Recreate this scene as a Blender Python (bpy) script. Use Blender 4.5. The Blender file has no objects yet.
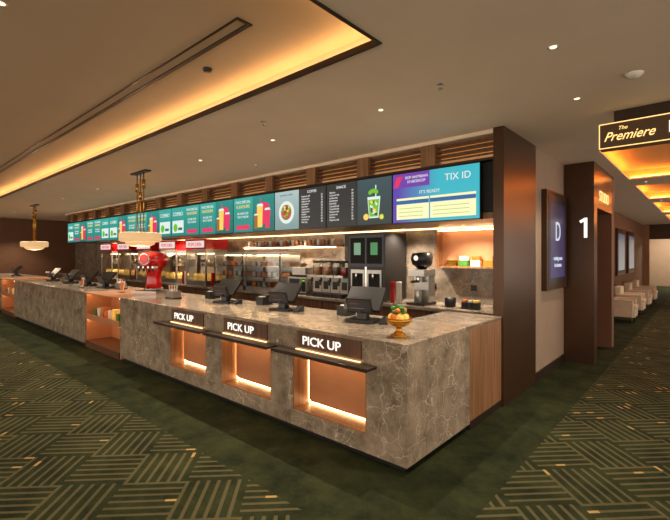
import bpy, bmesh, math, random
from mathutils import Matrix, Vector
random.seed(4)
S=bpy.context.scene
try:
    S.view_settings.view_transform='Standard'; S.view_settings.exposure=0.38
except Exception: pass
def c(r,g,b):
    f=lambda v:(v/255/12.92) if v/255<=0.04045 else ((v/255+0.055)/1.055)**2.4
    return (f(r),f(g),f(b),1)
# ---------------------------------------------------------------- materials
def newmat(name):
    m=bpy.data.materials.new(name); m.use_nodes=True
    nt=m.node_tree; b=nt.nodes['Principled BSDF']; return m,nt,b
def mat(name,col,rough=.5,metal=0,var=.12,scale=6,em=None,es=0,trans=0,coat=0,bump=0):
    m,nt,b=newmat(name)
    tc=nt.nodes.new('ShaderNodeTexCoord'); n=nt.nodes.new('ShaderNodeTexNoise'); n.inputs['Scale'].default_value=scale
    n.inputs['Detail'].default_value=4
    nt.links.new(tc.outputs['Object'],n.inputs['Vector'])
    r=nt.nodes.new('ShaderNodeValToRGB')
    r.color_ramp.elements[0].position=.3; r.color_ramp.elements[1].position=.7
    r.color_ramp.elements[0].color=tuple(v*(1-var) for v in col[:3])+(1,)
    r.color_ramp.elements[1].color=tuple(min(1,v*(1+var)) for v in col[:3])+(1,)
    nt.links.new(n.outputs['Fac'],r.inputs['Fac']); nt.links.new(r.outputs['Color'],b.inputs['Base Color'])
    b.inputs['Roughness'].default_value=rough; b.inputs['Metallic'].default_value=metal
    if trans: b.inputs['Transmission Weight'].default_value=trans
    if coat: b.inputs['Coat Weight'].default_value=coat
    if em: b.inputs['Emission Color'].default_value=em; b.inputs['Emission Strength'].default_value=es
    if bump:
        bp=nt.nodes.new('ShaderNodeBump'); bp.inputs['Strength'].default_value=bump
        nt.links.new(n.outputs['Fac'],bp.inputs['Height']); nt.links.new(bp.outputs['Normal'],b.inputs['Normal'])
    return m
def emis(name,col,s):
    m,nt,b=newmat(name); b.inputs['Base Color'].default_value=(0.02,0.02,0.02,1)
    b.inputs['Roughness'].default_value=.4
    b.inputs['Emission Color'].default_value=col; b.inputs['Emission Strength'].default_value=s
    return m
def gradem(name,c0,c1,s,axis=0,lo=-.6,hi=.6,blotch=0):
    m,nt,b=newmat(name); b.inputs['Base Color'].default_value=(0.02,0.02,0.02,1); b.inputs['Roughness'].default_value=.3
    tc=nt.nodes.new('ShaderNodeTexCoord'); sp=nt.nodes.new('ShaderNodeSeparateXYZ'); nt.links.new(tc.outputs['Object'],sp.inputs[0])
    mr=nt.nodes.new('ShaderNodeMapRange'); mr.inputs[1].default_value=lo; mr.inputs[2].default_value=hi
    nt.links.new(sp.outputs[axis],mr.inputs[0])
    r=nt.nodes.new('ShaderNodeValToRGB'); r.color_ramp.elements[0].color=c0; r.color_ramp.elements[1].color=c1
    nt.links.new(mr.outputs[0],r.inputs[0]); nt.links.new(r.outputs[0],b.inputs['Emission Color'])
    b.inputs['Emission Strength'].default_value=s
    return m
def marble(name,base,dark,vein,rough=.18,sc=1.0):
    m,nt,b=newmat(name); N=nt.nodes.new; L=nt.links.new
    tc=N('ShaderNodeTexCoord')
    n1=N('ShaderNodeTexNoise'); n1.inputs['Scale'].default_value=4.0*sc; n1.inputs['Detail'].default_value=10; n1.inputs['Roughness'].default_value=.7
    L(tc.outputs['Object'],n1.inputs['Vector'])
    r1=N('ShaderNodeValToRGB'); r1.color_ramp.elements[0].position=.35; r1.color_ramp.elements[1].position=.68
    r1.color_ramp.elements[0].color=dark; r1.color_ramp.elements[1].color=base; L(n1.outputs['Fac'],r1.inputs[0])
    nz=N('ShaderNodeTexNoise'); nz.inputs['Scale'].default_value=2.6*sc; nz.inputs['Detail'].default_value=4; nz.inputs['Roughness'].default_value=.55
    L(tc.outputs['Object'],nz.inputs['Vector'])
    mx=N('ShaderNodeMixRGB'); mx.blend_type='ADD'; mx.inputs[0].default_value=.6
    L(tc.outputs['Object'],mx.inputs[1]); L(nz.outputs['Color'],mx.inputs[2])
    prev=r1.outputs[0]
    for scl,wd,st,off in ((3.6,.020,.62,0),(7.5,.026,.38,5)):
        v=N('ShaderNodeTexVoronoi'); v.feature='DISTANCE_TO_EDGE'; v.inputs['Scale'].default_value=scl*sc; L(mx.outputs[0],v.inputs['Vector'])
        r2=N('ShaderNodeValToRGB'); r2.color_ramp.elements[0].position=.0; r2.color_ramp.elements[1].position=wd
        r2.color_ramp.elements[0].color=(1,1,1,1); r2.color_ramp.elements[1].color=(0,0,0,1); L(v.outputs['Distance'],r2.inputs[0])
        n3=N('ShaderNodeTexNoise'); n3.inputs['Scale'].default_value=2.4; mp=N('ShaderNodeMapping'); mp.inputs['Location'].default_value=(off,off,0)
        L(tc.outputs['Object'],mp.inputs[0]); L(mp.outputs[0],n3.inputs['Vector'])
        r3=N('ShaderNodeValToRGB'); r3.color_ramp.elements[0].position=.38; r3.color_ramp.elements[1].position=.6; L(n3.outputs['Fac'],r3.inputs[0])
        mu=N('ShaderNodeMath'); mu.operation='MULTIPLY'; L(r2.outputs[0],mu.inputs[0]); L(r3.outputs[0],mu.inputs[1])
        mm=N('ShaderNodeMath'); mm.operation='MULTIPLY'; L(mu.outputs[0],mm.inputs[0]); mm.inputs[1].default_value=st
        m2=N('ShaderNodeMixRGB'); L(mm.outputs[0],m2.inputs[0]); L(prev,m2.inputs[1]); m2.inputs[2].default_value=vein
        prev=m2.outputs[0]
    L(prev,b.inputs['Base Color']); b.inputs['Roughness'].default_value=rough
    return m
def wood(name,a,b2,rough=.4,axis=2):
    m,nt,b=newmat(name); N=nt.nodes.new; L=nt.links.new
    tc=N('ShaderNodeTexCoord'); mp=N('ShaderNodeMapping'); s=[14,14,14]; s[axis]=.8; mp.inputs['Scale'].default_value=s
    L(tc.outputs['Object'],mp.inputs[0]); n=N('ShaderNodeTexNoise'); n.inputs['Scale'].default_value=2; n.inputs['Detail'].default_value=6
    L(mp.outputs[0],n.inputs['Vector']); r=N('ShaderNodeValToRGB'); r.color_ramp.elements[0].position=.35; r.color_ramp.elements[1].position=.7
    r.color_ramp.elements[0].color=a; r.color_ramp.elements[1].color=b2; L(n.outputs['Fac'],r.inputs[0]); L(r.outputs[0],b.inputs['Base Color'])
    b.inputs['Roughness'].default_value=rough
    return m
def carpet():
    m,nt,b=newmat('carpet'); N=nt.nodes.new; L=nt.links.new
    g=N('ShaderNodeNewGeometry'); sp=N('ShaderNodeSeparateXYZ'); L(g.outputs['Position'],sp.inputs[0])
    def M(op,a,bb=None,cc=None):
        n=N('ShaderNodeMath'); n.operation=op
        for i,v in enumerate((a,bb,cc)):
            if v is None: continue
            if isinstance(v,(int,float)): n.inputs[i].default_value=v
            else: L(v,n.inputs[i])
        return n.outputs[0]
    X,Y=sp.outputs[0],sp.outputs[1]
    Lc=.46
    p=M('MULTIPLY',M('ADD',X,Y),.7071/Lc); q=M('MULTIPLY',M('SUBTRACT',X,Y),.7071/Lc)
    ck=M('FLOORED_MODULO',M('ADD',M('FLOOR',p),M('FLOOR',q)),2)
    sel=M('ADD',M('MULTIPLY',p,ck),M('MULTIPLY',q,M('SUBTRACT',1,ck)))
    st=M('LESS_THAN',M('FRACT',M('MULTIPLY',sel,6)),.34)
    r1=M('MULTIPLY',M('LESS_THAN',X,-2.0),M('LESS_THAN',Y,1.95))
    r2=M('MULTIPLY',M('GREATER_THAN',X,-1.12),M('GREATER_THAN',Y,2.5))
    reg=M('MINIMUM',M('ADD',r1,r2),1)
    st=M('MULTIPLY',st,reg)
    cb=N('ShaderNodeCombineXYZ'); L(M('FLOOR',M('MULTIPLY',p,6)),cb.inputs[0]); L(M('FLOOR',M('MULTIPLY',q,6)),cb.inputs[1])
    wn=N('ShaderNodeTexWhiteNoise'); wn.noise_dimensions='2D'; L(cb.outputs[0],wn.inputs['Vector'])
    gd=M('MULTIPLY',M('MULTIPLY',M('GREATER_THAN',wn.outputs['Value'],.97),st),.8)
    nz=N('ShaderNodeTexNoise'); nz.inputs['Scale'].default_value=2.6; nz.inputs['Detail'].default_value=9; nz.inputs['Roughness'].default_value=.75
    L(g.outputs['Position'],nz.inputs['Vector'])
    r=N('ShaderNodeValToRGB'); r.color_ramp.elements[0].position=.3; r.color_ramp.elements[1].position=.75
    r.color_ramp.elements[0].color=c(18,26,17); r.color_ramp.elements[1].color=c(70,75,44); L(nz.outputs['Fac'],r.inputs[0])
    vn=N('ShaderNodeTexNoise'); vn.inputs['Scale'].default_value=1.3; vn.inputs['Detail'].default_value=3; L(g.outputs['Position'],vn.inputs['Vector'])
    fac=M('MULTIPLY',st,M('MULTIPLY_ADD',vn.outputs['Fac'],.5,.25))
    m1=N('ShaderNodeMixRGB'); L(fac,m1.inputs[0]); L(r.outputs[0],m1.inputs[1]); m1.inputs[2].default_value=c(126,115,82)
    m2=N('ShaderNodeMixRGB'); L(gd,m2.inputs[0]); L(m1.outputs[0],m2.inputs[1]); m2.inputs[2].default_value=c(205,168,105)
    fz=N('ShaderNodeTexNoise'); fz.inputs['Scale'].default_value=160; L(g.outputs['Position'],fz.inputs['Vector'])
    m3=N('ShaderNodeMixRGB'); m3.blend_type='MULTIPLY'; m3.inputs[0].default_value=.5; L(m2.outputs[0],m3.inputs[1]); L(fz.outputs['Fac'],m3.inputs[2])
    bp=N('ShaderNodeBump'); bp.inputs['Strength'].default_value=.4; bp.inputs['Distance'].default_value=.01; L(fz.outputs['Fac'],bp.inputs['Height'])
    L(bp.outputs[0],b.inputs['Normal'])
    L(m3.outputs[0],b.inputs['Base Color']); b.inputs['Roughness'].default_value=.95
    b.inputs['Specular IOR Level'].default_value=.1
    return m
MAR=marble('grey_beige_marble',c(170,153,133),c(111,98,83),c(228,214,194))
MARD=marble('dark_wall_marble',c(154,139,122),c(102,91,79),c(208,192,170),.25)
COP=mat('copper_panel',c(192,134,94),.4,.3,.06)
BRZ=mat('bronze_panel',c(78,54,37),.28,.5,.06,2)
BRZD=mat('dark_bronze',c(60,46,35),.35,.5)
WOOD=wood('walnut',c(70,45,28),c(112,74,46))
WOODL=wood('light_oak_panel',c(118,82,53),c(156,112,74))
TAUPE=mat('taupe_wall',c(150,130,112),.8,0,.04,3)
BROWN=mat('brown_wall',c(108,72,48),.6,0,.06,3)
CEIL=mat('ceiling_paint',c(238,218,193),.85,0,.03,2)
TRAYM=mat('tray_paint',c(206,180,150),.8,0,.03,2)
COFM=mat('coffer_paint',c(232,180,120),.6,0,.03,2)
BLK=mat('black_plastic',c(26,25,25),.35)
BLKM=mat('black_matte',c(14,13,12),.7)
STEEL=mat('brushed_steel',c(180,177,172),.28,.9,.08,20)
CHR=mat('chrome',c(210,208,204),.12,1,.02)
WHT=mat('white_paint',c(225,220,210),.5,0,.03)
REDP=mat('red_gloss',c(190,20,22),.2,0,.05,3,coat=.5)
GOLD=mat('gold',c(205,150,60),.25,.9,.15,12)
CREAM=mat('cream_fabric',c(190,174,152),.8,0,.06,20,bump=.2)
GRN=mat('leaf_green',c(60,120,40),.5,0,.3,30)
ORG=mat('orange_fruit',c(225,120,30),.45,0,.15,20)
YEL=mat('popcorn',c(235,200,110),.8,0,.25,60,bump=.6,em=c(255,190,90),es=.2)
GLS=mat('glass',(0.9,0.95,0.95,1),.03,0,.01,trans=1)
RING=mat('lamp_fabric',c(190,165,130),.6,0,.05,em=c(255,205,145),es=.45)
LEDW=emis('led_warm',c(255,205,140),4)
LEDT=emis('led_tray',c(255,205,140),13)
LEDO=emis('led_orange',c(255,160,65),16)
LEDN=emis('led_niche',c(255,198,135),16)
LEDK=emis('led_shelf',c(255,205,145),16)
LEDS=emis('led_soft',c(255,200,140),3)
DLT=emis('downlight_glow',c(255,225,180),2)
TXT=emis('lit_text',c(255,244,228),1.1)
TXTG=emis('lit_text_gold',c(255,205,125),1.3)
# ---------------------------------------------------------------- builder
class MB:
    def __init__(s,name,loc=(0,0,0),rz=0):
        s.n=name; s.bm=bmesh.new(); s.m=[]; s.loc=loc; s.rz=rz
    def mi(s,m):
        if m not in s.m: s.m.append(m)
        return s.m.index(m)
    def _f(s,vs,m,sm=False):
        i=s.mi(m); fs=set()
        for v in vs: fs.update(v.link_faces)
        for f in fs: f.material_index=i; f.smooth=sm
    def box(s,x0,x1,y0,y1,z0,z1,m,M=None):
        T=Matrix.Translation(((x0+x1)/2,(y0+y1)/2,(z0+z1)/2))@Matrix.Diagonal((abs(x1-x0),abs(y1-y0),abs(z1-z0),1))
        if M is not None: T=M@T
        r=bmesh.ops.create_cube(s.bm,size=1,matrix=T); s._f(r['verts'],m); return s
    def cyl(s,cx,cy,z0,z1,r0,m,r1=None,seg=24,M=None):
        if r1 is None: r1=r0
        T=Matrix.Translation((cx,cy,(z0+z1)/2))
        if M is not None: T=M@T
        r=bmesh.ops.create_cone(s.bm,cap_ends=True,segments=seg,radius1=r0,radius2=r1,depth=z1-z0,matrix=T); s._f(r['verts'],m)
        for v in r['verts']:
            for f in v.link_faces:
                if len(f.verts)==4: f.smooth=True
        return s
    def sph(s,x,y,z,r,m,sc=(1,1,1),seg=16):
        T=Matrix.Translation((x,y,z))@Matrix.Diagonal((sc[0],sc[1],sc[2],1))
        q=bmesh.ops.create_uvsphere(s.bm,u_segments=seg,v_segments=seg//2+2,radius=r,matrix=T); s._f(q['verts'],m,True); return s
    def lathe(s,cx,cy,prof,m,seg=28,M=None):
        rings=[]
        for r,z in prof:
            ring=[]
            for k in range(seg):
                a=2*math.pi*k/seg; v=Vector((cx+r*math.cos(a),cy+r*math.sin(a),z))
                if M is not None: v=M@v
                ring.append(s.bm.verts.new(v))
            rings.append(ring)
        i=s.mi(m)
        for a,b in zip(rings,rings[1:]):
            for k in range(seg):
                f=s.bm.faces.new((a[k],a[(k+1)%seg],b[(k+1)%seg],b[k])); f.material_index=i; f.smooth=True
        for ring in (rings[0],rings[-1]):
            try:
                f=s.bm.faces.new(ring); f.material_index=i
            except Exception: pass
        return s
    def prism(s,pts,y0,y1,m):
        a=[s.bm.verts.new((x,y0,z)) for x,z in pts]; b=[s.bm.verts.new((x,y1,z)) for x,z in pts]
        i=s.mi(m); n=len(pts)
        fs=[s.bm.faces.new(a),s.bm.faces.new(b[::-1])]
        for k in range(n): fs.append(s.bm.faces.new((a[k],b[k],b[(k+1)%n],a[(k+1)%n])))
        for f in fs: f.material_index=i
        return s
    def prismx(s,pts,x0,x1,m):
        a=[s.bm.verts.new((x0,y,z)) for y,z in pts]; b=[s.bm.verts.new((x1,y,z)) for y,z in pts]
        i=s.mi(m); n=len(pts)
        fs=[s.bm.faces.new(a),s.bm.faces.new(b[::-1])]
        for k in range(n): fs.append(s.bm.faces.new((a[k],b[k],b[(k+1)%n],a[(k+1)%n])))
        for f in fs: f.material_index=i
        return s
    def done(s,parent=None,bevel=0):
        bmesh.ops.recalc_face_normals(s.bm,faces=s.bm.faces)
        me=bpy.data.meshes.new(s.n); s.bm.to_mesh(me); s.bm.free()
        for m in s.m: me.materials.append(m)
        o=bpy.data.objects.new(s.n,me); S.collection.objects.link(o); o.location=s.loc; o.rotation_euler=(0,0,s.rz)
        if bevel:
            b=o.modifiers.new('b','BEVEL'); b.width=bevel; b.segments=2; b.limit_method='ANGLE'; b.angle_limit=math.radians(50)
        if parent is not None: o.parent=parent
        return o
def text(name,body,loc,size,m,parent=None,face='-y',ext=.002,align='CENTER',off=0,sx=1,shear=0):
    cu=bpy.data.curves.new(name,'FONT'); cu.body=body; cu.size=size; cu.extrude=ext; cu.align_x=align; cu.offset=off
    cu.space_line=1.1; cu.shear=shear
    o=bpy.data.objects.new(name,cu); S.collection.objects.link(o)
    dg=bpy.context.evaluated_depsgraph_get(); me=bpy.data.meshes.new_from_object(o.evaluated_get(dg))
    bpy.data.objects.remove(o); me.materials.clear(); me.materials.append(m)
    o=bpy.data.objects.new(name,me); S.collection.objects.link(o); o.location=loc; o.scale=(sx,1,1)
    o.rotation_euler=(math.pi/2,0,0) if face=='-y' else (math.pi/2,0,math.pi/2)
    if parent is not None:
        o.parent=parent; o.matrix_parent_inverse=Matrix.Translation(-Vector(parent.location))
    return o
CH=3.15; FY=2.774; RX=-1.70
# ---------------------------------------------------------------- room
MB('floor').box(-20.6,6,-6,30,-.06,0,carpet()).done()
m=MB('ceiling')
for r in [(-20.6,-18,-6,2.36),(-1.66,6,-6,2.36),(-18,-1.66,-6,-5),(-20.6,6,2.36,6.8),(-20.6,-1.12,6.8,30),(3,6,6.8,30),
          (-1.12,3,9.8,10.8),(-1.12,3,13.6,14.6),(-1.12,3,18.2,19.2),(-1.12,3,22.6,30)]:
    m.box(r[0],r[1],r[2],r[3],CH,CH+.03,CEIL)
TZ=3.32
m.box(-18.2,-1.46,-5.2,2.56,TZ,TZ+.05,TRAYM)
m.box(-18.2,-18.1,-5.2,2.56,CH+.03,TZ,TRAYM); m.box(-1.54,-1.46,-5.2,2.56,CH+.03,TZ,TRAYM)
m.box(-18.1,-1.54,2.48,2.56,CH+.03,TZ,TRAYM); m.box(-18.1,-1.54,-5.2,-5.1,CH+.03,TZ,TRAYM)
for a,b in ((6.8,9.8),(10.8,13.6),(14.6,18.2),(19.2,22.6)):
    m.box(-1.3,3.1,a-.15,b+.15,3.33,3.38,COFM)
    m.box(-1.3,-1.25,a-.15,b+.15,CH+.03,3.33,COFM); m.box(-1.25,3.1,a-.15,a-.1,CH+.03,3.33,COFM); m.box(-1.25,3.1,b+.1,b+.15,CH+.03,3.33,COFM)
m.done()
m=MB('trim_1'); e=.02
m.box(-18,-1.66,2.36-e,2.36,CH-.012,CH+.034,BRZD); m.box(-1.66-e,-1.66,-5,2.36-e,CH-.012,CH+.034,BRZD)
m.box(-18,-18+e,-5,2.36-e,CH-.012,CH+.034,BRZD)
m.done()
m=MB('cove_led_strip')
m.box(-18,-1.60,2.39,2.41,CH+.032,CH+.05,LEDT); m.box(-1.63,-1.61,-5,2.39,CH+.032,CH+.05,LEDT)
m.done()
m=MB('coffer_led_strip')
for a,b in ((6.8,9.8),(10.8,13.6),(14.6,18.2),(19.2,22.6)):
    m.box(-1.2,-1.17,a,b,CH+.032,CH+.05,LEDO); m.box(-1.1,3,a-.07,a-.04,CH+.032,CH+.05,LEDO); m.box(-1.1,3,b+.04,b+.07,CH+.032,CH+.05,LEDO)
m.done()
m=MB('ceiling_slot_diffuser')
m.box(-16,-2.41,1.70,1.712,TZ-.01,TZ,BRZ); m.box(-16,-2.41,1.79,1.825,TZ-.008,TZ,BRZD); m.box(-2.41,-2.39,1.70,1.825,TZ-.01,TZ,BRZD)
m.done()
MB('wall_left').box(-20.75,-20.6,-6,6.3,0,CH,BROWN).done()
MB('wall_back').box(-20.6,-1.82,6.2,6.35,0,CH,MARD).done()
MB('wall_bronze_fin').box(-1.82,RX,4.77,5.95,0,CH,BRZ).done(bevel=.004)
MB('wall_right').box(-1.82,RX-.02,5.95,7.49,0,CH,TAUPE).done()
MB('baseboard_right').box(RX-.02,RX,5.955,7.48,0,.12,BRZD).done()
C1=CH-.003
m=MB('studio_portal').box(-1.82,-1.30,7.495,7.75,0,C1,BRZ).box(-1.60,-1.30,7.75,9.35,2.45,C1,BRZ).box(-1.82,-1.30,9.1,9.345,0,C1,BROWN).box(-1.9,-1.62,7.75,9.1,0,2.45,BLKM).box(-1.60,-1.52,7.75,9.1,0,.02,BRZD)
X1=-1.435
m.prism([(X1+.0,1.97),(X1+.045,1.97),(X1+.045,2.28),(X1+.01,2.28),(X1-.065,2.235),(X1-.045,2.20),(X1+.0,2.225)],7.485,7.495,TXT)
p=m.done()
text('studio_text','STUDIO',(-1.295,7.9,2.58),.24,TXTG,p,face='+x',align='LEFT')
MB('wall_corridor').box(-2.45,-2.3,9.35,25,0,CH,BROWN).box(-2.45,-1.82,9.35,9.5,0,CH,BROWN).done()
m=MB('wall_end'); m.box(-2.45,-2.05,25,25.2,0,CH,WOODL); m.box(-2.05,1.2,25,25.2,2.45,CH,BRZD); m.box(1.2,6,25,25.2,0,CH,BROWN); m.box(-3,6,29,29.2,0,CH,TAUPE); m.box(-2.6,-2.45,25.2,29,0,CH,TAUPE)
m.done()
def poster(name,y0,y1,z0,z1,x,col,txt):
    o=MB(name).box(x,x+.07,y0,y1,z0,z1,BRZ).box(x+.07,x+.074,y0+.07,y1-.07,z0+.09,z1-.09,BLK).box(x+.074,x+.078,y0+.15,y1-.15,z0+.17,z1-.17,col).done()
    if txt:
        yc=(y0+y1)/2
        text('poster_text','D',(x+.081,yc+.0,z0+.50*(z1-z0)),.40,ETX,o,face='+x')
        text('poster_text',"coming soon\nin cinemas",(x+.081,yc,z0+.3*(z1-z0)),.09,ETX,o,face='+x')
    return o
ETX=emis('poster_lettering',c(200,205,225),.8)
poster('wall_poster',6.27,7.36,1.2,2.615,RX-.02,gradem('poster_blue',c(50,44,90),c(14,18,44),.9,2,1.3,2.5),'D')
for k in range(3):
    poster('wall_poster',14.2+k*2.6,15.9+k*2.6,1.0,2.6,-2.3,gradem('poster_%d'%k,c(150,155,155),c(60,75,95),.7,2,1.0,2.6),None)
# ---------------------------------------------------------------- front counter
KT=1.01
m=MB('service_counter')
NC=[-4.985,-3.77,-2.554]; hw=.445
x0,x1=-7.08,-1.718
m.box(x0+.03,x1-.06,FY+.05,3.86,0,.06,BLKM)
m.box(x0,x1,FY,FY+.3,.06,.21,MAR)
m.box(x0,x1,FY,3.915,.97,KT,MAR)
m.box(x0,x1,FY,FY+.3,.76,.97,MAR)
xs=[x0]+[v for n in NC for v in (n-hw,n+hw)]+[x1]
for k in range(0,len(xs),2): m.box(xs[k],xs[k+1],FY,FY+.3,.21,.76,MAR)
m.box(x1-.05,x1,FY+.3,3.915,.06,.97,MAR); m.box(x0,x0+.05,FY+.3,3.915,.06,.97,MAR)
m.box(x0+.05,x1-.05,FY+.3,FY+.34,.06,.97,WOOD)
for n in NC:
    m.box(n-hw,n+hw,FY+.26,FY+.299,.21,.76,WOODL)
    m.box(n-hw+.05,n+hw-.05,FY+.17,FY+.19,.27,.74,COP)
    m.box(n-hw,n-hw+.012,FY+.002,FY+.26,.21,.76,WOODL); m.box(n+hw-.012,n+hw,FY+.002,FY+.26,.21,.76,WOODL)
    m.box(n-hw+.012,n+hw-.012,FY+.01,FY+.26,.21,.222,WOODL)
    m.box(n-hw+.02,n+hw-.02,FY+.20,FY+.21,.226,.24,LEDN)
    m.box(n-hw+.016,n-hw+.028,FY+.20,FY+.21,.24,.74,LEDN)
    m.box(n+hw-.028,n+hw-.016,FY+.20,FY+.21,.24,.74,LEDN)
    m.box(n-hw+.02,n+hw-.02,FY+.02,FY+.035,.746,.758,LEDN)
    m.box(n-.38,n+.40,FY-.012,FY,.825,.985,WOOD)
    m.box(n-.575,n+.575,FY-.16,FY-.03,.785,.805,BRZD); m.box(n-.575,n+.575,FY-.17,FY-.16,.78,.812,BRZD)
    m.box(n-.38,n+.40,FY-.03,FY-.013,.806,.812,LEDS)
    for q in (-.42,.42): m.box(n+q-.012,n+q+.012,FY-.13,FY,.765,.785,BRZD)
cnt=m.done(bevel=.003)
for n in NC:
    text('pick_up_text','PICK UP',(n-.30,FY-.016,.862),.112,TXT,cnt,align='LEFT',off=.001,sx=1.18)
MB('counter_gate').box(-1.78,-1.722,3.93,4.76,.08,.98,WOODL).box(-2.4,-1.72,3.93,4.765,.98,KT,MARD).box(-2.4,-2.34,3.93,3.98,0,.98,WOODL).box(-1.78,-1.722,3.93,4.76,0,.08,BRZD).done(bevel=.003)
def lcounter(xa,xb):
    m=MB('service_counter'); m.box(xa+.02,xb-.02,FY+.05,3.86,0,.06,BLKM)
    n=max(1,round((xb-xa)/1.35)); w=(xb-xa)/n
    for k in range(n): m.box(xa+k*w+.002,xa+(k+1)*w-.002,FY,FY+.3,.06,.965,MAR)
    m.box(xa,xb,FY+.01,3.915,.97,KT,MAR); m.box(xb-.05,xb,FY+.3,3.915,.06,.965,MAR); m.box(xa,xa+.05,FY+.3,3.915,.06,.965,MAR)
    m.box(xa+.05,xb-.05,FY+.3,FY+.34,.06,.965,WOOD)
    m.done(bevel=.003)
lcounter(-14.1,-8.69); lcounter(-20.0,-15.72)
def display(xa,xb):
    m=MB('snack_display_shelf')
    m.box(xa,xb,FY+.45,FY+.5,.0,1.0,COP); m.box(xa,xa+.03,FY+.02,FY+.45,0,1.0,COP); m.box(xb-.03,xb,FY+.02,FY+.45,0,1.0,COP)
    m.box(xa,xb,FY-.02,3.9,.99,KT,COP)
    m.box(xa+.03,xb-.03,FY,FY+.45,.52,.56,COP); m.box(xa+.03,xb-.03,FY,FY+.45,.0,.12,WOOD)
    m.box(xa+.03,xb-.03,FY,FY+.02,.56,.62,COP)
    m.box(xa+.05,xb-.05,FY+.05,FY+.07,.975,.988,LEDK); m.box(xa+.05,xb-.05,FY+.05,FY+.07,.505,.518,LEDK)
    k=xa+.15; i=0
    cols=[GRN,WHT,COP,ORG,WHT,YEL]
    while k<xb-.2:
        m.box(k,k+.1,FY+.1,FY+.25,.56,.70+.03*(i%3),cols[i%6])
        k+=.17; i+=1
    m.done(bevel=.002)
display(-8.67,-7.10); display(-15.7,-14.12)
# ---------------------------------------------------------------- back counter & wall features
m=MB('back_counter'); m.box(-19.5,-1.85,5.32,6.19,.1,.92,WOOD); m.box(-19.5,-1.85,5.28,6.19,.92,.96,MARD); m.box(-19.5,-1.85,5.36,6.19,0,.1,BLKM)
for k in range(16): m.box(-2.9-k*1.05,-2.885-k*1.05,5.315,5.32,.12,.9,BLKM)
m.done()
m=MB('screen_soffit'); m.box(-17,-1.83,4.88,6.19,2.13,2.2,WOODL); m.box(-17,-1.83,4.8755,4.98,2.2,2.79,BLKM); m.box(-17,-1.83,6.09,6.12,2.11,2.13,LEDW)
m.done()
m=MB('louvre_header'); m.box(-17,-1.83,4.98,5.1,2.83,CH-.003,mat('louvre_back_glow',c(190,130,80),.7,0,.05,em=c(255,170,90),es=.3))  # warm light behind the slats is put into the back panel's own emission
m.box(-17,-1.83,4.80,4.98,3.10,CH-.003,CEIL); m.box(-17,-1.83,4.80,4.98,2.80,2.83,BRZD)
x=-2.67
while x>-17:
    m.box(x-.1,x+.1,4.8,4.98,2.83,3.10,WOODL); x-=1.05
for k in range(4): m.box(-17,-1.83,4.85,4.95,2.87+k*.06,2.895+k*.06,WOOD)
m.box(-17,-1.83,4.96,4.975,2.835,2.85,LEDS)
m.done()
m=MB('wall_display_niche'); 
m.box(-3.2,-2.0,5.98,6.19,1.50,1.53,WOODL); m.box(-3.2,-3.165,5.98,6.19,1.53,2.1,WOODL); m.box(-2.03,-2.0,5.98,6.19,1.53,2.1,WOODL)
m.box(-3.165,-2.03,6.17,6.19,1.53,2.1,COP); m.box(-3.15,-2.05,6.0,6.02,2.07,2.085,LEDK); m.box(-3.15,-2.05,6.0,6.17,2.09,2.10,WOODL)
for k in range(5):
    m.box(-3.02+k*.19,-2.88+k*.19,6.04,6.14,1.53,1.62,[GOLD,GRN,WHT,GOLD,GRN][k])
    m.box(-3.01+k*.19,-2.89+k*.19,6.05,6.13,1.62,1.68,[COP,WHT,GOLD,COP,WHT][k])
m.done()
m=MB('wall_wood_panel'); m.box(-4.25,-3.88,6.14,6.19,.97,2.1,WOODL); m.box(-5.2,-4.25,6.16,6.19,.97,2.1,BLK); m.done()
m=MB('wall_power_socket'); 
for x in (-3.5,-3.38,-2.7): m.box(x,x+.09,6.185,6.199,1.15,1.24,BLK)
m.done()
# ---------------------------------------------------------------- menu screens
EB=emis('scr_black',c(34,36,38),1); ETXT=emis('scr_text',c(225,225,220),.85)
ETEAL=gradem('scr_teal',c(22,120,112),c(46,158,146),.9,2,2.1,2.8)
ETEAL2=gradem('scr_teal_dark',c(14,90,88),c(24,132,124),.9,2,2.1,2.8)
EMAG=emis('scr_magenta',c(215,40,90),.9); EWH=emis('scr_white',c(215,230,225),.85); EYEL=emis('scr_yellow',c(240,205,90),.85)
EPLT=gradem('scr_plate',c(120,150,150),c(180,200,196),.75,2,2.1,2.8); EGRN=emis('scr_green',c(110,190,40),.8)
EDG=gradem('scr_dkgreen',c(30,42,42),c(52,74,80),1,2,2.1,2.8); EBR=emis('scr_brown',c(150,90,40),1)
EBLUE=gradem('scr_blue',c(84,60,160),c(50,170,185),.9,0,-3.1,-2.5); ECRM=emis('scr_cream',c(238,232,180),.9); ENAVY=emis('scr_navy',c(30,90,140),1)
EPUR=emis('scr_purple',c(100,50,150),1)
SY=4.79
Z0,Z1=2.12,2.79
def cup(m,x,z,h,colr):
    w=h*.22
    m.prism([(x-w*.75,z),(x+w*.75,z),(x+w,z+h),(x-w,z+h)],SY-.012,SY-.008,colr)
    m.prism([(x-w*1.15,z+h),(x+w*1.15,z+h),(x+w*.8,z+h*1.12),(x-w*.8,z+h*1.12)],SY-.013,SY-.008,EWH)
    m.box(x+.01,x+.022,SY-.012,SY-.008,z+h*1.12,z+h*1.4,EMAG)
def disc(m,x,z,r,col,d=.012):
    m.cyl(0,0,-.002,.002,r,col,seg=28,M=Matrix.Translation((x,SY-d,z))@Matrix.Rotation(math.pi/2,4,'X'))
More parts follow.
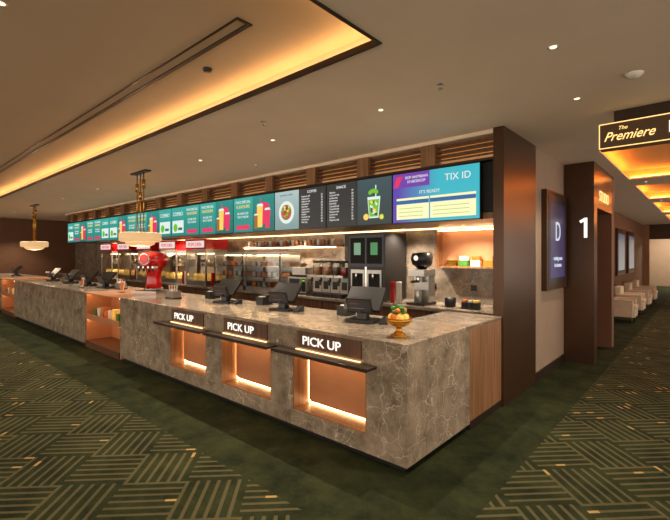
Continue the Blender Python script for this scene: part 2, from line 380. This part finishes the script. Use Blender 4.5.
def screen(x0,x1,kinds):
    m=MB('menu_screen'); m.box(x0,x1,SY,SY+.085,Z0,Z1,BLK)
    w=(x1-x0)/len(kinds); T=[]
    for i,k in enumerate(kinds):
        a=x0+i*w+.008; b=a+w-.012; cx=(a+b)/2
        bg={'menu':EB,'drink':EDG,'plate':EPLT,'pt':ETEAL,'pd':ETEAL2,'pw':ETEAL,'tix':EBLUE}[k]
        m.box(a,b,SY-.006,SY,Z0+.012,Z1-.012,bg)
        f=SY-.009
        if k=='menu':
            T.append((random.choice(['SNACK','COFFEE']),(cx,f,Z1-.09),.06,ETXT,'CENTER'))
            L="\n".join(random.choice(['Popcorn salt','Caramel mix','Iced latte','Hot dog','Nachos','Cappuccino','Lychee tea','Americano']) for _ in range(11))
            T.append((L,(a+.06,f,Z1-.15),.038,ETXT,'LEFT'))
            T.append(("\n".join(str(random.randint(25,75)) for _ in range(11)),(b-.06,f,Z1-.15),.038,ETXT,'RIGHT'))
        elif k=='drink':
            m.prism([(cx-.08,Z0+.1),(cx+.08,Z0+.1),(cx+.11,Z0+.4),(cx-.11,Z0+.4)],SY-.012,SY-.006,EWH)
            m.prism([(cx-.07,Z0+.12),(cx+.07,Z0+.12),(cx+.095,Z0+.36),(cx-.095,Z0+.36)],SY-.014,SY-.011,EGRN)
            for q in range(14):
                m.box(0,.05,SY-.018,SY-.015,0,.03,[EWH,EDG,EYEL][q%3],M=Matrix.Translation((cx-.075+.11*random.random(),0,Z0+.13+.22*random.random()))@Matrix.Rotation(random.random(),4,'Y'))
            for q in range(5):
                aa=.7+q*.45; disc(m,cx+.07*math.cos(aa),Z0+.43+.05*math.sin(aa),.03,EGRN,.018+.001*q)
            disc(m,cx-.13,Z0+.12,.045,EYEL,.018); disc(m,cx+.14,Z0+.11,.04,EGRN,.018); disc(m,cx+.14,Z0+.11,.03,EYEL,.021)
            m.box(cx+.03,cx+.045,SY-.016,SY-.012,Z0+.4,Z0+.56,EWH)
        elif k=='plate':
            disc(m,cx,Z0+.3,.19,EWH,.010); disc(m,cx,Z0+.3,.13,EBR,.013); 
            for q in range(18): disc(m,cx+.09*(random.random()*2-1),Z0+.3+.09*(random.random()*2-1),.02,[EGRN,EYEL,EDG,EMAG][q%4],.016+.001*q)
            T.append(('premium meals',(cx,f,Z1-.09),.05,ENAVY,'CENTER'))
        elif k=='pt':
            T.append(('TWO SPECIAL',(cx,f,Z1-.12),.075,ETXT,'CENTER')); T.append(('FLAVOURS',(cx,f,Z1-.21),.085,EYEL,'CENTER'))
            T.append(('IN ONE CUP\nTRY IT NOW',(cx,f,Z1-.33),.06,ETXT,'CENTER')); m.box(cx-.2,cx+.2,SY-.010,SY-.006,Z0+.06,Z0+.14,EMAG)
        elif k=='pd':
            disc(m,cx,Z0+.33,.2,EMAG,.009); cup(m,cx-.09,Z0+.08,.38,EYEL); cup(m,cx+.12,Z0+.06,.32,EMAG); cup(m,cx-.2,Z0+.06,.24,EBR)
        elif k=='pw':
            m.box(a+.05,b-.05,SY-.010,SY-.006,Z0+.08,Z0+.36,EWH); T.append(('COMBO',(cx,f,Z1-.2),.12,ETXT,'CENTER')); disc(m,cx-.1,Z0+.2,.09,EGRN,.013)
            m.box(cx+.02,cx+.2,SY-.013,SY-.010,Z0+.14,Z0+.2,ETEAL2)
        elif k=='tix':
            mid=a+(b-a)*.46
            for (p,q2) in ((a+.06,mid-.01),(mid+.01,b-.04)):
                m.box(p,q2,SY-.010,SY-.006,Z0+.05,Z0+.33,ECRM); m.box(p,q2,SY-.013,SY-.010,Z0+.25,Z0+.30,ENAVY)
                for j in range(3): m.box(p+.04,q2-.08,SY-.013,SY-.010,Z0+.09+j*.05,Z0+.096+j*.05,EGRN)
            m.box(a,mid,SY-.010,SY-.006,Z1-.2,Z1-.012,EPUR)
            m.prism([(a+.02,Z1-.19),(a+.08,Z1-.19),(a+.16,Z1-.05),(a+.06,Z1-.05)],SY-.013,SY-.010,EMAG)
            T.append(("SKIP ANTREAN\nDI BIOSKOP",(a+.36,f-.003,Z1-.09),.05,ETXT,'CENTER')); T.append(("TIX ID",(b-.27,f,Z1-.17),.12,ETXT,'CENTER')); T.append(("IT'S READY",(mid,f-.003,Z0+.37),.06,ETXT,'CENTER'))
    o=m.done()
    for t in T: text('screen_text',t[0],t[1],t[2],t[3],o,align=t[4],ext=.001)
scr=[['tix'],['menu','drink'],['plate','menu'],['pt','pd'],['pt','pd'],['pw','pt'],['pd','pw'],['pt','pt'],['pw','pd'],['pt','pw'],['pd','pt'],['pw','pt']]
x=-1.98
for s in scr:
    screen(x-1.21,x,s); x-=1.222
# ---------------------------------------------------------------- pendants
def pendant(x,y):
    m=MB('pendant_lamp',(x,y,0))
    m.box(-.3,.3,-.05,.05,CH-.025,CH,BRZD)
    for a in (-.13,0,.13):
        m.cyl(a,0,2.05 if a==0 else 2.1,CH-.025,.009,GOLD,seg=10); 
    for a,z in ((-.13,2.95),(0,2.8),(.13,3.0)): m.cyl(a,0,z-.15,z,.028,GOLD,seg=14)
    for a in (-.13,.13): m.cyl(a,0,2.1,2.12,.02,GOLD,seg=12)
    m.lathe(0,0,[(.31,1.93),(.34,1.95),(.34,2.07),(.31,2.09),(.30,2.07),(.30,1.95),(.31,1.93)],RING,40)
    m.lathe(0,0,[(.0001,2.07),(.30,2.07),(.30,2.085),(.0001,2.085)],GOLD,32)
    m.lathe(0,0,[(.0001,1.84),(.15,1.85),(.22,1.88),(.25,1.93),(.0001,1.93)],RING,32)
    m.cyl(0,0,1.93,2.07,.05,GOLD)
    m.done()
    l=bpy.data.lights.new('pendant_light','POINT'); l.energy=12; l.color=(1,.75,.5); l.shadow_soft_size=.1
    o=bpy.data.objects.new('pendant_light',l); S.collection.objects.link(o); o.location=(x,y,1.76)
pendant(-7.4,3.24); pendant(-14.6,3.35)
# ---------------------------------------------------------------- equipment
PS1=emis('pos_screen',c(120,150,170),.6); PS2=emis('pos_cust',c(30,28,32),.6); PS3=emis('pos_ui',c(130,60,60),.5); PS4=emis('pos_ui_text',c(120,120,120),.5)
def pos(x,y,z,rz=0,s=1):
    m=MB('pos_terminal',(x,y,z),rz)
    m.box(-.15*s,.15*s,-.11*s,.12*s,0,.03*s,BLK)
    m.prismx([(-.05*s,.03*s),(.05*s,.03*s),(.02*s,.2*s),(-.03*s,.2*s)],-.05*s,.05*s,BLK)
    M=Matrix.Translation((0,.04*s,.22*s))@Matrix.Rotation(math.radians(-42),4,'X')
    m.box(-.19*s,.19*s,-.018*s,.018*s,-.14*s,.14*s,BLK,M=M)
    m.box(-.17*s,.17*s,.018*s,.020*s,-.12*s,.12*s,PS1,M=M)
    M=Matrix.Translation((0,-.10*s,.17*s))@Matrix.Rotation(math.radians(25),4,'X')
    m.box(-.13*s,.13*s,-.01*s,.01*s,-.08*s,.08*s,BLK,M=M)
    m.box(-.115*s,.115*s,-.012*s,-.010*s,-.065*s,.065*s,PS2,M=M)
    m.box(-.09*s,.0*s,-.013*s,-.012*s,.02*s,.03*s,PS3,M=M); m.box(-.09*s,.05*s,-.013*s,-.012*s,-.028*s,-.022*s,PS4,M=M)
    m.box(-.02*s,.02*s,-.1*s,-.03*s,.1*s,.13*s,BLK)
    m.box(.2*s,.28*s,-.1*s,.04*s,0,.02*s,BLK); m.prismx([(-.1*s,.02*s),(.04*s,.02*s),(.04*s,.07*s)],.2*s,.28*s,BLK)
    m.done(bevel=.004)
pos(-2.66,3.45,KT,.25,1.05); pos(-3.95,3.5,KT,.2,1.0); pos(-5.2,3.5,KT,.2,1.0)
for x in (-9.4,-10.4,-11.6,-13): pos(x,3.4,KT,.1,1.0)
pos(-17,3.4,KT,0,1)
def printer(x,y):
    MB('receipt_printer',(x,y,KT)).box(-.07,.07,-.09,.09,0,.11,BLK).box(-.05,.05,-.06,-.02,.11,.118,WHT).box(-.07,.07,-.02,.09,.11,.135,BLK).done(bevel=.006)
printer(-3.1,3.7); printer(-4.6,3.72); printer(-5.9,3.72)
m=MB('offering_bowl',(-1.95,3.02,KT))
m.lathe(0,0,[(.0001,0),(.07,0),(.075,.012),(.04,.03),(.022,.06),(.03,.085),(.08,.10),(.105,.13),(.11,.16),(.10,.16),(.07,.12),(.0001,.12)],GOLD,32)
for k in range(7):
    a=k*.9; m.sph(.06*math.cos(a),.06*math.sin(a),.165,.032,ORG if k%2 else YEL)
for k in range(9):
    a=k*.7+.2; m.sph(.045*math.cos(a),.045*math.sin(a),.21+.015*(k%3),.026,[GRN,ORG,GRN][k%3],(1,1,.7))
m.sph(0,0,.245,.03,GRN)
m.done()
m=MB('soda_dispenser',(-7.42,3.45,KT),.5)
m.box(-.24,.24,-.22,.2,0,.06,STEEL); m.box(-.2,.2,-.2,-.02,.06,.065,BLK)
m.lathe(0,.06,[(.15,.06),(.13,.2),(.12,.35),(.15,.45),(.22,.52),(.24,.6),(.22,.68),(.14,.74),(.0001,.76)],REDP,32)
m.lathe(0,.06,[(.16,.06),(.165,.08),(.15,.1)],CHR)
for a in (-.14,-.05,.05,.14): 
    m.cyl(a,-.15,.40,.46,.016,BLK,seg=12); m.box(a-.015,a+.015,-.17,-.05,.46,.49,CHR)
m.cyl(0,0,-.015,.015,.12,REDP,M=Matrix.Translation((.0,-.19,.62))@Matrix.Rotation(math.pi/2,4,'X'))
m.cyl(0,0,-.003,.003,.10,WHT,M=Matrix.Translation((.0,-.208,.62))@Matrix.Rotation(math.pi/2,4,'X'))
m.cyl(0,0,-.003,.003,.085,REDP,M=Matrix.Translation((.0,-.213,.62))@Matrix.Rotation(math.pi/2,4,'X'))
m.done()
def holder(x,y,k0=0):
    m=MB('straw_and_napkin_caddy',(x,y,KT)); m.box(-.12,.12,-.08,.08,0,.02,BLK)
    for a in (-.08,0,.08): m.box(a-.034,a+.034,-.07,.07,.02,.12,STEEL)
    for a in (-.08,.08):
        for q in range(6): m.cyl(a-.02+.008*q,-.03+.01*q,.1,.2+.01*(q%3),.004,[REDP,WHT,GRN][(q+k0)%3],seg=8)
    m.box(-.025,.025,-.05,.05,.1,.15,WHT); m.done()
holder(-6.35,3.3); holder(-8.9,3.5,1); holder(-12.3,3.5,2)
def cardstand(x,y):
    m=MB('menu_card_stand',(x,y,KT)); m.box(-.08,.08,-.04,.04,0,.01,BLK); M=Matrix.Translation((0,0,.01))@Matrix.Rotation(math.radians(-10),4,'X')
    m.box(-.075,.075,-.004,.004,0,.2,WHT,M=M); m.box(-.06,.06,-.006,-.004,.03,.17,ORG,M=M); m.done()
cardstand(-9.9,3.1); cardstand(-8.1,3.2)
BT=.96
def popcorn_machine(x,y=5.7):
    m=MB('popcorn_machine',(x,y,BT)); w=.45;d=.3
    m.box(-w,w,-d,d,0,.12,STEEL); m.box(-w,w,-d,d,.78,.86,STEEL)
    for a in (-w+.02,w-.02):
        for b in (-d+.02,d-.02): m.box(a-.02,a+.02,b-.02,b+.02,.12,.78,STEEL)
    m.box(-w+.04,w-.04,d-.03,d-.01,.12,.78,STEEL)
    m.box(-w+.04,w-.04,-d+.01,-d+.016,.12,.78,GLS)
    m.cyl(0,.02,.45,.62,.14,STEEL,.16); m.cyl(0,.02,.62,.78,.015,STEEL,seg=10)
    for k in range(60): m.sph(random.uniform(-w+.09,w-.09),random.uniform(-d+.1,d-.12),.14+random.random()*.1,.05,YEL,seg=6)
    m.box(-w-.02,w+.02,-d-.02,d,.88,1.12,REDP); m.box(-w+.04,w-.04,-d-.026,-d-.02,.92,1.08,PSG)
    m.box(-.3,.3,-.2,.2,.86,.88,STEEL); m.box(-w+.06,w-.06,-.02,0,.765,.778,LEDK)
    o=m.done(); text('sign_text','POPCORN',(x,y-d-.03,BT+.95),.13,PSR,o)
PSG=emis('popcorn_sign',c(235,215,210),.8); PSR=emis('sign_red',c(200,20,30),1)
for x in (-9.3,-10.7,-12.1,-13.5,-14.9): popcorn_machine(x)
def warmer(x,w=.55):
    m=MB('food_warmer_cabinet',(x,5.72,BT)); d=.28
    m.box(-w,w,-d,d,0,.08,STEEL); m.box(-w,w,-d,d,.74,.8,STEEL); m.box(-w,w,d-.02,d,.08,.74,STEEL)
    for a in (-w+.012,w-.012):
        for b in (-d+.012,): m.box(a-.012,a+.012,b-.012,b+.012,.08,.74,STEEL)
    for z in (.28,.5):
        m.box(-w+.02,w-.02,-d+.04,d-.03,z,z+.012,CHR)
    for z in (.08,.292,.512):
        k=-w+.06; i=0
        while k<w-.14:
            m.box(k,k+.11,-.15,.05,z,z+.09,[ORG,STEEL,STEEL,COP][(i+int(z*10))%4]); k+=.17; i+=1
    m.box(-w,w,-d,-d+.006,.08,.74,GLS); m.box(-w+.05,w-.05,-.02,0,.725,.738,LEDK)
    m.done()
warmer(-6.8); warmer(-8.0,.55)
def slush(x):
    m=MB('juice_dispenser',(x,5.62,BT))
    m.box(-.1,.1,-.2,.22,0,.06,BLK); m.box(-.1,.1,-.0,.22,.06,.34,WHT); m.box(-.1,.1,-.17,.22,.34,.38,STEEL)
    m.lathe(0,.02,[(.085,.38),(.092,.4),(.092,.58),(.085,.6)],GLS,20); m.lathe(0,.02,[(.0001,.385),(.075,.385),(.078,.52),(.0001,.52)],[COP,WOOD,REDP][int(abs(x*10))%3],20)
    m.cyl(0,.02,.6,.64,.095,BLK); m.cyl(0,-.13,.26,.34,.018,BLK,seg=12); m.box(-.02,.02,-.17,-.15,.2,.3,BLK)
    m.box(-.06,.06,-.004,-.001,.12,.26,BLK)
    m.done(bevel=.003)
for x in (-4.75,-4.97,-5.19,-5.41): slush(x)
m=MB('microwave_oven',(-5.85,5.72,BT)); m.box(-.25,.25,-.2,.2,.02,.32,STEEL); m.box(-.22,.1,-.206,-.2,.05,.29,BLK); m.box(.13,.23,-.206,-.2,.05,.29,BLKM); m.box(.14,.22,-.21,-.206,.24,.27,EGRN); m.box(.105,.12,-.23,-.2,.06,.28,CHR)
for a in (-.2,.2): m.box(a-.02,a+.02,-.15,.15,0,.02,BLK)
m.box(-.2,.2,-.15,.15,.32,.36,BLK); m.box(-.18,.18,-.16,.15,.36,.5,STEEL)
m.done(bevel=.004)
m=MB('coffee_vending_machine',(-4.15,5.75,BT)); w=.38
m.box(-w,w,-.3,.3,0,1.1,BLK); m.box(-w+.03,w-.03,-.305,-.3,.55,1.06,EB)
for a in (-.17,.17): m.box(a-.15,a+.15,-.31,-.305,.6,1.02,BLKM)
m.box(-.24,-.10,-.314,-.31,.74,.94,emis('vend_scr_a',c(120,160,130),.7)); m.box(.10,.24,-.314,-.31,.74,.94,emis('vend_scr_b',c(70,140,90),.7))
for a in (-.17,.17):
    m.box(a-.14,a+.14,-.31,-.3,.1,.5,STEEL); m.box(a-.11,a+.11,-.315,-.31,.13,.44,BLKM); m.cyl(a,-.34,.36,.44,.02,CHR,seg=12); m.box(a-.12,a+.12,-.40,-.3,.07,.1,STEEL)
m.box(-.02,.02,-.306,-.3,0,.55,CHR)
m.done(bevel=.004)
m=MB('coffee_grinder',(-3.18,5.55,BT))
s=1.12
m.box(-.13*s,.13*s,-.18*s,.16*s,0,.04,BLK); m.box(-.11*s,.11*s,-.02,.15*s,.04,.40*s,STEEL); m.box(-.12*s,.12*s,-.15*s,.15*s,.38*s,.47*s,STEEL)
m.lathe(0,.0,[(.05*s,.47*s),(.13*s,.54*s),(.15*s,.62*s),(.13*s,.69*s),(.0001,.70*s)],BLK,28)
m.cyl(0,0,-.008,.008,.04,CHR,M=Matrix.Translation((0,-.168,.62*s))@Matrix.Rotation(math.pi/2,4,'X'))
m.cyl(0,-.09*s,.30*s,.38*s,.035,CHR); m.cyl(0,-.1*s,.04,.2*s,.05,STEEL); m.box(-.014,.014,-.3,-.12,.3*s,.33*s,BLK)
m.done(bevel=.004)
m=MB('knock_box',(-2.75,5.6,BT)); m.lathe(0,0,[(.07,0),(.08,.02),(.08,.13),(.07,.13),(.065,.02)],BLK,24); m.cyl(0,0,-.07,.07,.01,CHR,seg=10,M=Matrix.Translation((0,0,.11))@Matrix.Rotation(math.pi/2,4,'Y')); m.done()
m=MB('sugar_caddy',(-2.42,5.55,BT)); m.box(-.12,.12,-.07,.07,0,.015,BLK); 
for a in (-.08,0,.08): m.box(a-.032,a+.032,-.06,.06,.015,.09,BLK); m.box(a-.025,a+.025,-.045,.045,.05,.12,[ORG,WHT,YEL][int((a+.08)/.08+.5)])
m.done()
def cups(x,y,z,n,name='cup_stack'):
    m=MB(name,(x,y,z))
    for k in range(n):
        for j in range(9): m.lathe(k*.11,0,[(.033,j*.03),(.044,j*.03+.08),(.047,j*.03+.083)],WHT if k%2 else REDP,14)
    m.done()
cups(-3.66,5.5,BT,2); cups(-10.05,5.5,BT,2); cups(-11.45,5.5,BT,2); cups(-12.85,5.5,BT,2); cups(-8.7,5.5,BT,1)
m=MB('wall_shelf'); m.box(-8.2,-5.25,5.96,6.195,1.86,1.89,WOODL); m.box(-8.15,-5.3,6.0,6.015,1.845,1.86,LEDK)
for k in range(22): m.lathe(-8.05+k*.125,6.07,[(.03,1.89),(.04,2.0),(.042,2.01)],[WHT,COP,STEEL][k%3],14)
m.done()
# ---------------------------------------------------------------- hanging sign
SF=mat('sign_face_bronze',c(58,42,28),.4,.3,.05,4,em=c(120,80,40),es=.12)
m=MB('hanging_sign'); m.box(-.82,.9,4.98,5.14,2.77,3.02,SF)
for a,b,z0,z1 in ((-.82,.9,2.77,2.778),(-.82,.9,3.012,3.02)): m.box(a,b,4.972,4.98,z0,z1,TXTG)
m.box(-.82,-.812,4.972,4.98,2.778,3.012,TXTG); m.box(-.70,.7,5.03,5.09,3.02,CH-.002,BRZD)
sg=m.done()
text('sign_text','Premiere',(-.78,4.97,2.84),.125,TXTG,sg,align='LEFT',off=.0005,sx=.88,shear=.45)
text('sign_text','The',(-.66,4.97,2.94),.05,TXTG,sg,align='LEFT',shear=.3)
text('sign_text','IMAX',(-.27,4.97,2.845),.15,TXT,sg,align='LEFT',off=.002)
def seat(y):
    m=MB('lounge_armchair',(-1.66,y,0))
    m.box(-.30,.33,-.32,.32,.14,.34,CREAM); m.box(-.25,.35,-.27,.27,.34,.44,CREAM); m.box(-.36,-.2,-.34,.34,.14,.78,CREAM)
    m.box(-.32,.30,-.38,-.28,.14,.58,CREAM); m.box(-.32,.30,.28,.38,.14,.58,CREAM)
    for a in (-.28,.26):
        for b in (-.3,.3): m.cyl(a,b,0,.14,.02,BRZD,seg=10)
    m.done(bevel=.04)
for k in range(4): seat(13.0+k*1.9)
# ---------------------------------------------------------------- downlights, detectors
def spot(x,y,z,e,ang=100,col=(1,.84,.66),name='recessed_downlight'):
    m=MB(name,(x,y,z-.001)); m.lathe(0,0,[(.024,-.001),(.036,-.004),(.038,-.0005)],WHT,24); m.cyl(0,0,-.003,-.001,.023,DLT,seg=20); o=m.done()
    l=bpy.data.lights.new('downlight_lamp','SPOT'); l.energy=e; l.color=col; l.spot_size=math.radians(ang); l.spot_blend=.7; l.shadow_soft_size=.03
    q=bpy.data.objects.new('downlight_lamp',l); S.collection.objects.link(q); q.location=(0,0,-.02); q.parent=o
for x in (-2.44,-4.1,-5.8,-7.9,-10,-12.4,-15,-17.5): spot(x,3.45,CH,175)
for x in (-1.2,-3.4,-5.6,-8,-11,-14,-17): spot(x+.0,.6,TZ if x<-1.7 else CH,105)
for y in (3.2,4.4,6.2,10.3,14.1): spot(-.9 if y>4 else -.8,y,CH,90)
spot(-19.6,1.5,CH,160); spot(-19.6,4,CH,160)
for x in (-2.6,-3.6,-4.9,-6.2,-8,-10,-12,-14): spot(x,5.7,2.128,95,140)
m=MB('smoke_detector',(-.43,4.09,CH-.001)); m.lathe(0,0,[(.0001,-.04),(.03,-.04),(.045,-.025),(.06,-.01),(.06,0)],WHT,24); m.done()
for x,y in ((-1.69,3.25),(-3.6,2.9),(-5.4,4.2)):
    m=MB('fire_sprinkler',(x,y,CH-.001)); m.lathe(0,0,[(.03,0),(.03,-.008),(.008,-.01),(.008,-.04),(.02,-.042),(.02,-.045),(.0001,-.045)],CHR,16); m.done()
m=MB('ceiling_speaker',(-3.25,2.0,TZ-.001)); m.lathe(0,0,[(.0001,-.03),(.03,-.03),(.04,-.01),(.04,0)],BLK,20); m.done()
def area(x,y,z,sx,sy,e,col,name):
    l=bpy.data.lights.new(name,'AREA'); l.shape='RECTANGLE'; l.size=sx; l.size_y=sy; l.energy=e; l.color=col
    o=bpy.data.objects.new(name,l); S.collection.objects.link(o); o.location=(x,y,z)
area(-1,27.2,3.1,2,2,160,(1,.85,.65),'end_room_light')
# ---------------------------------------------------------------- world, camera
w=bpy.data.worlds.new('world'); S.world=w; w.use_nodes=True
w.node_tree.nodes['Background'].inputs[0].default_value=(1,.85,.69,1); w.node_tree.nodes['Background'].inputs[1].default_value=1.7
cd=bpy.data.cameras.new('camera'); cam=bpy.data.objects.new('camera',cd); S.collection.objects.link(cam)
cam.location=(0,0,1.7); cam.rotation_euler=(math.pi/2,0,math.radians(41.5)); cd.sensor_width=36; cd.lens=22.57; cd.shift_y=-.0075; cd.clip_end=200
S.camera=cam
